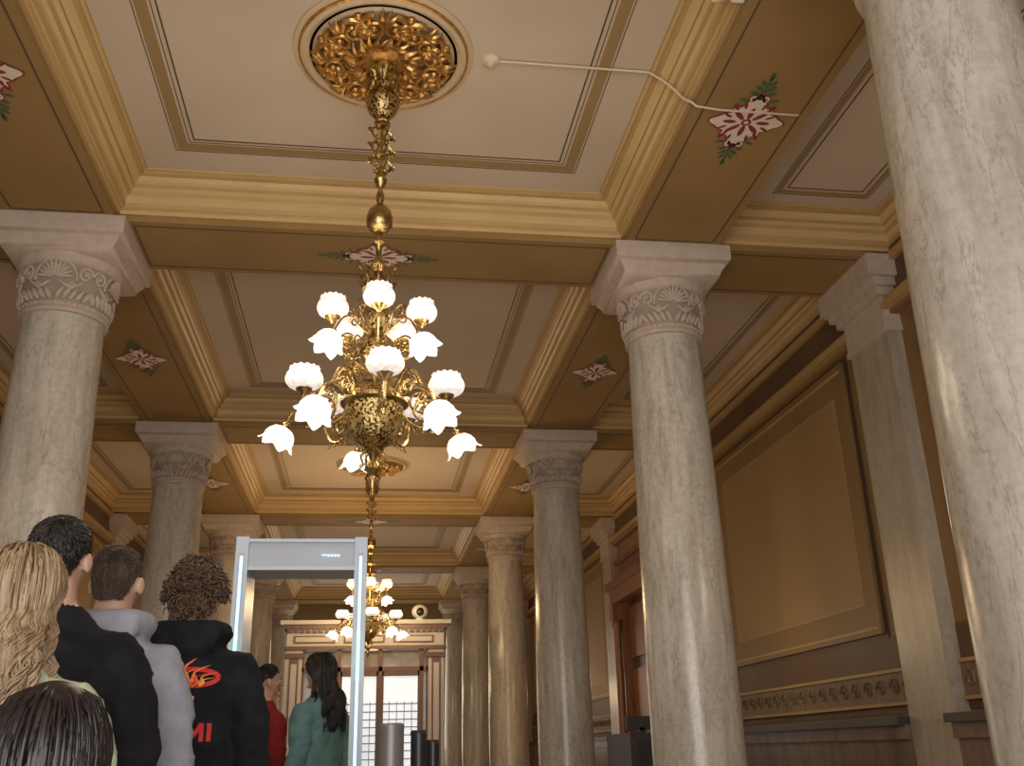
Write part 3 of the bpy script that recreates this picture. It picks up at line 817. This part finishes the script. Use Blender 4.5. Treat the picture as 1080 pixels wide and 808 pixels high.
    for i in range(5):
        a = math.radians(2+72*i)
        curve([rz_pt(.05, -2.30, a), rz_pt(.14, -2.36, a), rz_pt(.24, -2.32, a), rz_pt(.29, -2.20, a), rz_pt(.29, -2.14, a)], .008)
        b.tube([rz_pt(.18+u*.7, -2.25+v*.7, a) for u, v in spiral_pts(1.6, .075, .012, 22)], .007, 5, 0)
        up_shade(.29, -2.11, a, .86)
    for deg in (50, -50):
        a = math.radians(deg)
        curve([rz_pt(.05, -2.18, a), rz_pt(.15, -2.12, a), rz_pt(.26, -2.14, a), rz_pt(.325, -2.24, a)], .007)
        flower(.335, -2.27, a, .45, .92)
    b.obj('brass_frame', [M_brass, M_brassd], E, recalc=True)
    g.obj('glass_shades', [M_shade, M_bulb, M_flower], E)
    return E

CY1, CY2 = 5.65, 16.25
for cy in (CY1, CY2):
    medallion(0, cy); chandelier(0, cy)
    for i in range(6):
        a = 2*pi*i/6
        l = bpy.data.lights.new('chandelier_bulb_light', 'POINT'); l.energy = 11 if cy == CY1 else 26; l.color = (1, .79, .54) if cy == CY1 else (1, .68, .34); l.shadow_soft_size = .12
        o = bpy.data.objects.new('chandelier_bulb_light', l); sc.collection.objects.link(o)
        o.location = (.72*sin(a), cy-.72*cos(a), TZ-2.35)

c = MB()
c.lathe([(.0, 0), (.065, 0), (.065, -.02), (.045, -.04), (.0, -.045)], c=(.76, 5.62, TZ), seg=24, m=0)
c.lathe([(.0, -.04), (.025, -.04), (.018, -.06), (.0, -.06)], c=(.76, 5.62, TZ), seg=16, m=0)
pts = [(.80, 5.62, TZ-.015), (1.5, 5.62, TZ-.015), (1.93, 5.62, TZ-.015), (1.97, 5.62, TZ-.04), (2.03, 5.60, TZ-.10), (2.09, 5.57, TZ-.19), (2.14, 5.53, TZ-.30), (2.19, 5.50, BZ+.02), (2.22, 5.50, BZ-.010), (2.4, 5.52, BZ-.012), (3.0, 5.52, BZ-.012)]
c.tube(pts, .009, 8, 0)
c.obj('smoke_detector', [M_beige])
c = MB(); c.T = Matrix.Translation((2.09, 4.48, BZ+.07)) @ Matrix.Rotation(1.2, 4, 'Y')
c.lathe([(0, -.10), (.04, -.10), (.045, -.08), (.045, .08), (.034, .10), (0, .10)], seg=24)
c.T = Matrix.Identity(4); c.box(2.12, 2.20, 4.45, 4.51, BZ+.02, BZ+.12)
c.obj('cctv_camera', [M_white])

# ------------------------------------------------------------ vestibule
v = MB(); ya = 18.0
vx0, vx1 = -1.42, 1.36
v.box(vx0+.1, vx1-.1, ya+.05, ya+1.9, 2.98, 3.06, 0)
v.box(vx0-.12, vx1+.12, ya-.14, ya+2.0, 3.27, 3.34, 1); v.box(vx0-.06, vx1+.06, ya-.08, ya+1.95, 3.20, 3.27, 0)
v.box(vx0, vx1, ya-.02, ya+1.9, 2.90, 3.20, 1); v.box(vx0-.04, vx1+.04, ya-.06, ya+1.9, 2.84, 2.90, 0)
for i in range(26):
    xx = vx0+.05+i*(vx1-vx0-.1)/25; v.box(xx-.03, xx+.03, ya-.10, ya-.02, 3.13, 3.20, 0)
for k in range(3):
    xa = vx0+.12+k*(vx1-vx0-.16)/3; v.box(xa, xa+.72, ya-.045, ya-.02, 2.95, 3.08, 0); v.box(xa+.03, xa+.69, ya-.05, ya-.03, 2.975, 3.055, 1)
for xx in (vx0, vx1-.28):
    v.box(xx, xx+.28, ya, ya+.18, 0, 2.84, 1); v.box(xx+.06, xx+.22, ya-.02, ya, .3, 2.7, 0)
    v.box(xx+.09, xx+.19, ya-.03, ya-.02, .4, 2.6, 1)
    v.box(xx-.03, xx+.31, ya-.05, ya+.2, 2.70, 2.78, 0); v.box(xx-.03, xx+.31, ya-.05, ya+.2, 0, .25, 0)
X = [vx0+.28, -.50, .23, .96, vx1-.28]
v.box(vx0+.28, vx1-.28, ya+.02, ya+.14, 2.46, 2.54, 0)
for k, xx in enumerate(X): v.box(xx-.035, xx+.035, ya+.02, ya+.14, 0, 2.84, 0)
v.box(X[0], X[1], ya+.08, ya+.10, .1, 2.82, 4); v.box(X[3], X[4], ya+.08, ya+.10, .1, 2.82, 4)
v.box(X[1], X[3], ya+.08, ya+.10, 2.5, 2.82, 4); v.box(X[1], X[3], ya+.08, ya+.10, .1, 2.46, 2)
for k in range(4):
    xa, xb = X[k]+.035, X[k+1]-.035
    v.box(xa, xb, ya+.03, ya+.13, 0, .3, 0)
    if k in (1, 2):
        v.box(xa, xa+.03, ya+.03, ya+.13, .3, 2.46, 0); v.box(xb-.03, xb, ya+.03, ya+.13, .3, 2.46, 0)
        v.box(xa, xb, ya+.03, ya+.13, 2.38, 2.46, 0)
        for j in range(1, 5):
            xx = xa+(xb-xa)*j/5; v.box(xx-.006, xx+.006, ya+.06, ya+.08, .3, 1.95, 3)
        for j in range(13):
            zz = .35+j*.13; v.box(xa, xb, ya+.06, ya+.08, zz-.008, zz+.008, 3)
for xx in (vx0, vx1-.06): v.box(xx, xx+.06, ya+.18, ya+1.9, 0, 2.84, 0)
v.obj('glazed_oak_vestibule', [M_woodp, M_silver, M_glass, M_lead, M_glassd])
c = MB(); c.T = Matrix.Translation((0, 0, .003))
c.lathe([(0, 0), (.07, 0), (.075, .03), (.04, .05), (.04, .09)], c=(.92, ya, 3.34), seg=20, m=0)
c.ell((.92, ya-.0, 3.49), (.15, .15, .13), 0)
c.ell((.92, ya-.10, 3.48), (.08, .07, .08), 1)
c.obj('dome_security_camera', [M_white, M_blk])

# ------------------------------------------------------------ metal detector
d = MB(); x0, x1, yy0, yy1, zt = -.805, -.02, 5.98, 6.42, 2.35
for xx in (x0, x1-.075):
    R = []
    for z in (0, zt): R.append([(xx, yy0, z), (xx+.075, yy0, z), (xx+.075, yy1, z), (xx, yy1, z)])
    d.rings(R, 0, False)
    d.box(xx-.03, xx+.105, yy0-.04, yy1+.04, 0, .04, 1)
    d.box(xx+.022, xx+.053, yy0-.004, yy0, .28, zt-.10, 1)
    d.box(xx+.029, xx+.046, yy0-.008, yy0-.004, .3, zt-.12, 2)
    d.box(xx+.029, xx+.046, yy0-.012, yy0-.006, 1.50, 1.78, 3)
d.box(x0+.075, x1-.075, yy0+.03, yy1-.03, zt-.19, zt-.02, 1)
d.box(x0+.075, x1-.075, yy0+.01, yy0+.03, zt-.03, zt-.01, 0); d.box(x0+.075, x1-.075, yy0+.01, yy0+.03, zt-.20, zt-.18, 0)
for k in range(4): d.box(-.26+.02*k, -.247+.02*k, yy0+.025, yy0+.03, zt-.115, zt-.103, 2)
d.lathe([(.012, 0), (.017, 0), (.017, .004)], c=(-.28, yy0+.026, zt-.11), seg=16, m=2)
d.obj('walk_through_metal_detector', [M_det, M_det2, M_led, M_ledg])

def post(name, x, y, h, r, m):
    p = MB(); p.lathe([(r*1.8, 0), (r*1.8, .02), (r*1.1, .05), (r, .06), (r, h-.03), (r*1.06, h-.03), (r*1.06, h-.01), (r*.9, h), (0, h)], c=(x, y, 0), seg=28)
    p.obj(name, [m])
post('security_bollard', .12, 5.0, 1.235, .062, M_grey)
post('queue_stanchion', .305, 6.0, 1.22, .045, M_blk)
post('queue_stanchion', .41, 6.35, 1.17, .04, M_blk)

s = MB()
s.box(2.75, 3.5, 10.3, 12.6, .12, .75, 0); s.box(2.85, 3.4, 10.9, 12.0, .75, 1.24, 1); s.box(2.8, 3.45, 10.2, 12.7, .75, .80, 0)
s.box(2.95, 3.3, 10.88, 10.92, .80, 1.15, 2); s.box(2.9, 3.25, 11.2, 11.25, 1.27, 1.42, 2); s.box(3.05, 3.1, 11.2, 11.3, 1.24, 1.3, 2)
for xx in (2.8, 3.4):
    for yy in (10.4, 12.4): s.box(xx, xx+.06, yy, yy+.06, 0, .12, 2)
s.obj('baggage_xray_scanner', [M_dark, M_dark, M_blk])

# ------------------------------------------------------------ lights
def area(name, loc, rot, sx, sy, en, col):
    l = bpy.data.lights.new(name, 'AREA'); l.shape = 'RECTANGLE'; l.size = sx; l.size_y = sy; l.energy = en; l.color = col
    o = bpy.data.objects.new(name, l); sc.collection.objects.link(o); o.location = loc; o.rotation_euler = rot
area('entrance_daylight', (0, Y0+.1, 2.0), (math.radians(94), 0, 0), 6.6, 4.4, 480, (1, .97, .93))
area('far_window_daylight', (0, Y1-.3, 2.8), (math.radians(-90), 0, 0), 4.0, 3.2, 80, (1, .88, .70))
def fill_light(x, y, z, e, col=(1, .72, .42)):  # added point light hanging unseen in mid-air to brighten dark bays, no fixture
    l = bpy.data.lights.new('unseen_fill_light', 'POINT'); l.energy = e; l.color = col; l.shadow_soft_size = .3
    o = bpy.data.objects.new('unseen_fill_light', l); sc.collection.objects.link(o); o.location = (x, y, z)
fill_light(0, 10.8, 2.4, 8, (1, .84, .64)); fill_light(0, 21.7, 2.6, 50); fill_light(0, 27, 2.6, 40)
for sx in (-1, 1):
    fill_light(sx*3.75, 5.9, 2.6, 22, (1, .82, .60)); fill_light(sx*3.75, 10.8, 2.2, 13, (1, .78, .52)); fill_light(sx*3.75, 16.25, 2.2, 18); fill_light(sx*3.75, 21.7, 2.2, 16)
wd = bpy.data.worlds.new('World'); sc.world = wd; wd.use_nodes = True
wd.node_tree.nodes['Background'].inputs[0].default_value = (.95, .97, 1, 1)
wd.node_tree.nodes['Background'].inputs[1].default_value = .7

# ------------------------------------------------------------ camera
cam = bpy.data.cameras.new('Camera'); cam.sensor_width = 36; cam.lens = 1019/1080*36
co = bpy.data.objects.new('Camera', cam); sc.collection.objects.link(co)
r = Vector((.9897, -.1406, -.0247)).normalized(); fwd = Vector((.1402, .9243, .3548)).normalized()
up = r.cross(fwd).normalized(); r = fwd.cross(up).normalized()
Mx = Matrix((r, up, -fwd)).transposed().to_4x4(); Mx.translation = (0, 0, CZ)
co.matrix_world = Mx; cam.clip_start = .05
sc.camera = co
